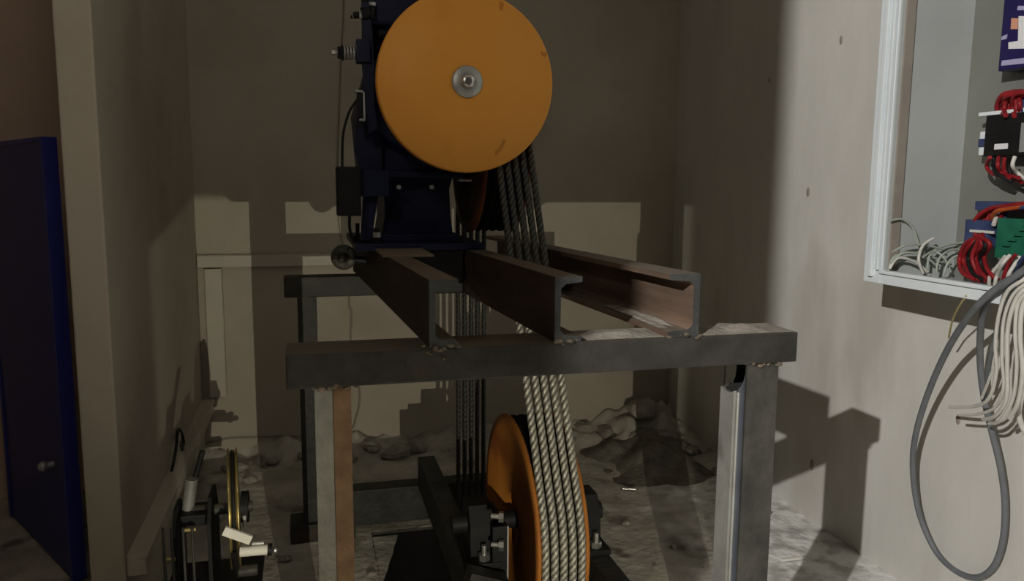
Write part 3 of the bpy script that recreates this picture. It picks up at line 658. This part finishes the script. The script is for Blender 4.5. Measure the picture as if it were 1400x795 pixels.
# terminal strip and green board
a = cx(1326, 275); b = cx(1400, 300)
MB().box(XE+.02, XB-.012, 1.72, a.y, b.z+.02, a.z, .003).build('terminal_strip', 'w_blue', cb)
a = cx(1368, 298, XE-.03); b = cx(1400, 356, XE-.03)
pc = MB().box(XE-.04, XE-.03, 1.72, a.y, b.z, a.z, .001).build('circuit_board', 'pcb', cb)
for k in range(4):
    q = cx(1376+k*8, 335-k*7, XE-.045); MB().box(XE-.05, XE-.04, q.y-.012, q.y+.012, q.z-.004, q.z+.004, .001).build('board_chip', 'pcb', pc)
a = cx(1327, 314, XE-.03); b = cx(1359, 320, XE-.03); MB().box(XE-.034, XE-.028, b.y, a.y, b.z, a.z, .001).build('marker_strip', 'w_white', cb)
MB().box(XE-.028, XB-.012, cx(1362, 300).y, cx(1330, 300).y, cx(1330, 335).z, cx(1330, 300).z, .003).build('terminal_block', 'w_blue', cb)
def wires(name, mats, starts, r, parent, jit=3, seed=0, x0=XE-.03, dx=.05):
    rr = random.Random(seed)
    for m, path in zip(mats, starts):
        pts = [onx(u+rr.uniform(-jit, jit)*.5, v+rr.uniform(-jit, jit)*.5, x0+rr.uniform(0, dx)) for u, v in path]
        MB().tube(smooth_path(pts, 5), r, 7).build(name, m, parent)
# red bundles
wires('wire', ['w_red']*7+['w_blue'], [[(1366+k*5, 158), (1364+k*5, 143+k % 3*3), (1372+k*4, 128+k % 2*4), (1400+k*4, 124+k % 3*2)] for k in range(8)], .007, cb, seed=1)
wires('wire', ['w_red', 'black', 'w_red', 'w_red', 'black', 'w_white'], [[(1352+k*7, 214), (1350+k*7, 226), (1356+k*7, 238), (1380+k*6, 243+k % 2*6)] for k in range(6)], .006, cb, seed=2)
wires('wire', ['w_red', 'w_orange', 'w_red', 'w_red', 'w_orange', 'w_white', 'w_red', 'w_blue'], [[(1330+k*6, 312-k), (1336+k*6, 296-k*1.2), (1356+k*6, 284), (1385+k*6, 279+k % 3*3), (1420+k*6, 276)] for k in range(8)], .0065, cb, seed=3)
wires('wire', ['w_red', 'w_red', 'black', 'w_red', 'w_red', 'black', 'w_red'], [[(1345-k*2, 322), (1322+k*5, 334), (1311+k*6, 352), (1316+k*6, 372), (1334+k*5, 384)] for k in range(7)], .0068, cb, seed=4, x0=XE-.08)
wires('wire', ['w_white', 'w_white', 'w_red', 'w_white', 'w_blue'], [[(1374+k*7, 350), (1364+k*7, 362), (1355+k*8, 378), (1352+k*9, 392)] for k in range(5)], .0055, cb, seed=5, x0=XE-.12)
# pale wires lying in the bottom of the cabinet
low = [[(1214, 372), (1222, 352), (1245, 346), (1275, 352), (1300, 362)], [(1216, 368), (1228, 353), (1250, 358), (1268, 372)], [(1220, 345), (1238, 336), (1262, 335), (1290, 341)],
       [(1262, 374), (1256, 355), (1262, 336), (1276, 326)], [(1270, 376), (1259, 362), (1257, 345), (1268, 331)], [(1268, 366), (1272, 348), (1292, 336), (1316, 332)], [(1280, 374), (1284, 354), (1300, 342), (1318, 342)],
       [(1290, 376), (1296, 360), (1308, 350), (1322, 352)], [(1217, 302), (1234, 300), (1248, 312), (1256, 334), (1262, 352)], [(1218, 360), (1236, 346), (1262, 350), (1284, 366)], [(1300, 372), (1290, 352), (1276, 344), (1262, 352)]]
for k, path in enumerate(low):
    pts = [ony(u, v, YI-.02-.012*(k % 4)-.015*(v > 345)) for u, v in path]
    MB().tube(smooth_path(pts, 5), .0048 if k in (1, 3, 4) else .0038, 7).build('wire', 'w_white' if k in (1, 3, 4) else 'w_green', cb)

# cables hanging out over the cabinet's lower edge
def hang(name, px, x, r, m, label, cat, group=None, n=8, seg=8):
    pts = [onx(u, v, xx) for (u, v), xx in zip(px, x)]
    return tag(MB().tube(smooth_path(pts, n), r, seg).build(name, m), label, cat, group)
hang('grey_cable', [(1420, 352), (1400, 372), (1372, 388), (1335, 420), (1300, 470), (1272, 530), (1253, 590), (1248, 640), (1256, 700), (1278, 752), (1305, 780), (1335, 790), (1358, 776), (1371, 740), (1374, 690), (1368, 640), (1356, 590), (1345, 540), (1340, 490), (1342, 440), (1352, 410), (1375, 388), (1405, 366)],
     [1.79, 1.775, 1.77, 1.78, 1.86, 1.93, 1.98, 2.02, 2.05, 2.07, 2.075, 2.075, 2.07, 2.06, 2.05, 2.03, 2.0, 1.97, 1.93, 1.86, 1.80, 1.77, 1.765], .0098, 'w_grey', 'thick grey cable hanging in a long loop below the cabinet', 'cable', seg=12)
wl_ = [([(1415, 366), (1400, 382), (1378, 398), (1366, 430), (1361, 470), (1362, 510), (1352, 545), (1332, 556), (1298, 557)], 'white wire curling to a bare end nearest the loop of grey cable'),
       ([(1418, 372), (1402, 388), (1384, 405), (1372, 440), (1370, 490), (1372, 530), (1362, 556), (1340, 566), (1312, 568)], None),
       ([(1420, 376), (1404, 392), (1388, 412), (1378, 450), (1377, 500), (1376, 545), (1362, 568), (1344, 574)], None),
       ([(1424, 380), (1408, 396), (1392, 416), (1388, 455), (1390, 500), (1385, 545), (1368, 575), (1352, 580)], None),
       ([(1424, 384), (1410, 400), (1398, 420), (1395, 460), (1398, 510), (1392, 550), (1380, 572)], None),
       ([(1424, 376), (1406, 388), (1386, 398), (1374, 416), (1368, 446), (1366, 480), (1352, 520), (1342, 545)], None)]
for i, (pts, lab) in enumerate(wl_):
    n = len(pts); xs_ = [1.785-.02*math.sin(math.pi*min(1, j/3))+.006*i+max(0, j-3)*.032 for j in range(n)]
    hang('white_wire', pts, xs_, (.0052, .0046, .0058, .005, .006, .0042)[i], 'w_white', lab or 'white wire drooping in the bundle over the cabinet edge', 'wire', 'white wires out of the cabinet')
hang('yellow_wire', [(1322, 404), (1312, 418), (1303, 436), (1299, 452), (1297, 462)], [1.80, 1.82, 1.86, 1.9, 1.93], .003, 'w_yellow', 'short thin yellow wire hanging below the cabinet edge', 'wire')
hang('grey_cable', [(1382, 392), (1372, 410), (1366, 440), (1358, 470), (1352, 500), (1350, 520)], [1.78, 1.79, 1.82, 1.86, 1.9, 1.93], .007, 'w_grey', 'thin grey cable behind the white wires under the cabinet', 'cable')
hang('white_cable', [(1425, 400), (1412, 425), (1402, 470), (1392, 545), (1396, 580), (1410, 600), (1425, 612)], [1.80, 1.82, 1.85, 1.93, 1.96, 1.98, 1.99], .008, 'w_white', 'thicker white cable curling off beside the wall', 'cable')

# ------------------------------------------------------------------ lamps (outside the picture)
wk = thing('work_lamp', (LA.x, LA.y, 0), 'black work lamp with added beam-cutting flaps on a stand', 'lamp')
MB().box(LA.x-.10, LA.x+.10, LA.y-.13, LA.y-.03, LA.z-.09, LA.z+.09, .004).build('housing', 'black', wk)
ed = .26  # unseen flaps added to cut the beam off above and at both sides
mb = MB(); mb.add([(LA.x-.10, LA.y-.03, LA.z+.03), (LA.x+.40, LA.y-.03, LA.z+.03), (LA.x+.40, LA.y+ed, LA.z+.1315*ed), (LA.x-.20, LA.y+ed, LA.z+.1315*ed), (LA.x-.10, LA.y-.03, LA.z+.034), (LA.x+.40, LA.y-.03, LA.z+.034), (LA.x+.40, LA.y+ed, LA.z+.1315*ed+.004), (LA.x-.20, LA.y+ed, LA.z+.1315*ed+.004)],
                  [[0, 1, 2, 3], [4, 5, 6, 7], [0, 1, 5, 4], [1, 2, 6, 5], [2, 3, 7, 6], [3, 0, 4, 7]]); mb.build('beam_flap', 'black', wk)
xl = LA.x-.2235*ed
mb = MB(); mb.prism([(LA.x-.10, LA.y-.03), (LA.x-.096, LA.y-.03), (xl, LA.y+ed), (xl-.004, LA.y+ed)], 'z', LA.z-.25, LA.z+.1315*ed); mb.build('beam_flap', 'black', wk)
xr = LA.x+.41*ed
mb = MB(); mb.prism([(LA.x+.10, LA.y-.03), (LA.x+.104, LA.y-.03), (xr+.004, LA.y+ed), (xr, LA.y+ed)], 'z', LA.z-.25, LA.z+.1315*ed); mb.build('beam_flap', 'black', wk)
MB().cyl((LA.x, LA.y-.08, 0), (LA.x, LA.y-.08, LA.z-.09), .015, n=12).build('stand_pole', 'black', wk)
MB().cyl((LA.x, LA.y-.08, 0), (LA.x, LA.y-.08, .02), .16, n=24).build('stand_base', 'black', wk)
hb = thing('ceiling_lamp', (LB.x, LB.y, LB.z), 'bare bulb lamp hanging in the hall outside', 'lamp')
MB().cyl(LB+Vector((0, 0, .06)), LB+Vector((0, 0, .13)), .025, n=16).build('socket', 'black', hb)
MB().cyl(LB+Vector((0, 0, .13)), LB+Vector((0, 0, .35)), .005, n=8).build('cord', 'black', hb)
hc = thing('fill_lamp', (LC.x, LC.y, LC.z), 'added unseen fill lamp that brightens the orange flywheel', 'lamp')  # no known lamp hangs here; added as fill for the flywheel
MB().cyl(LC+Vector((0, 0, .12)), LC+Vector((0, 0, .19)), .025, n=16).build('socket', 'black', hc)
MB().cyl(LC+Vector((0, 0, .19)), (LC.x, LC.y, ZC), .005, n=8).build('cord', 'black', hc)
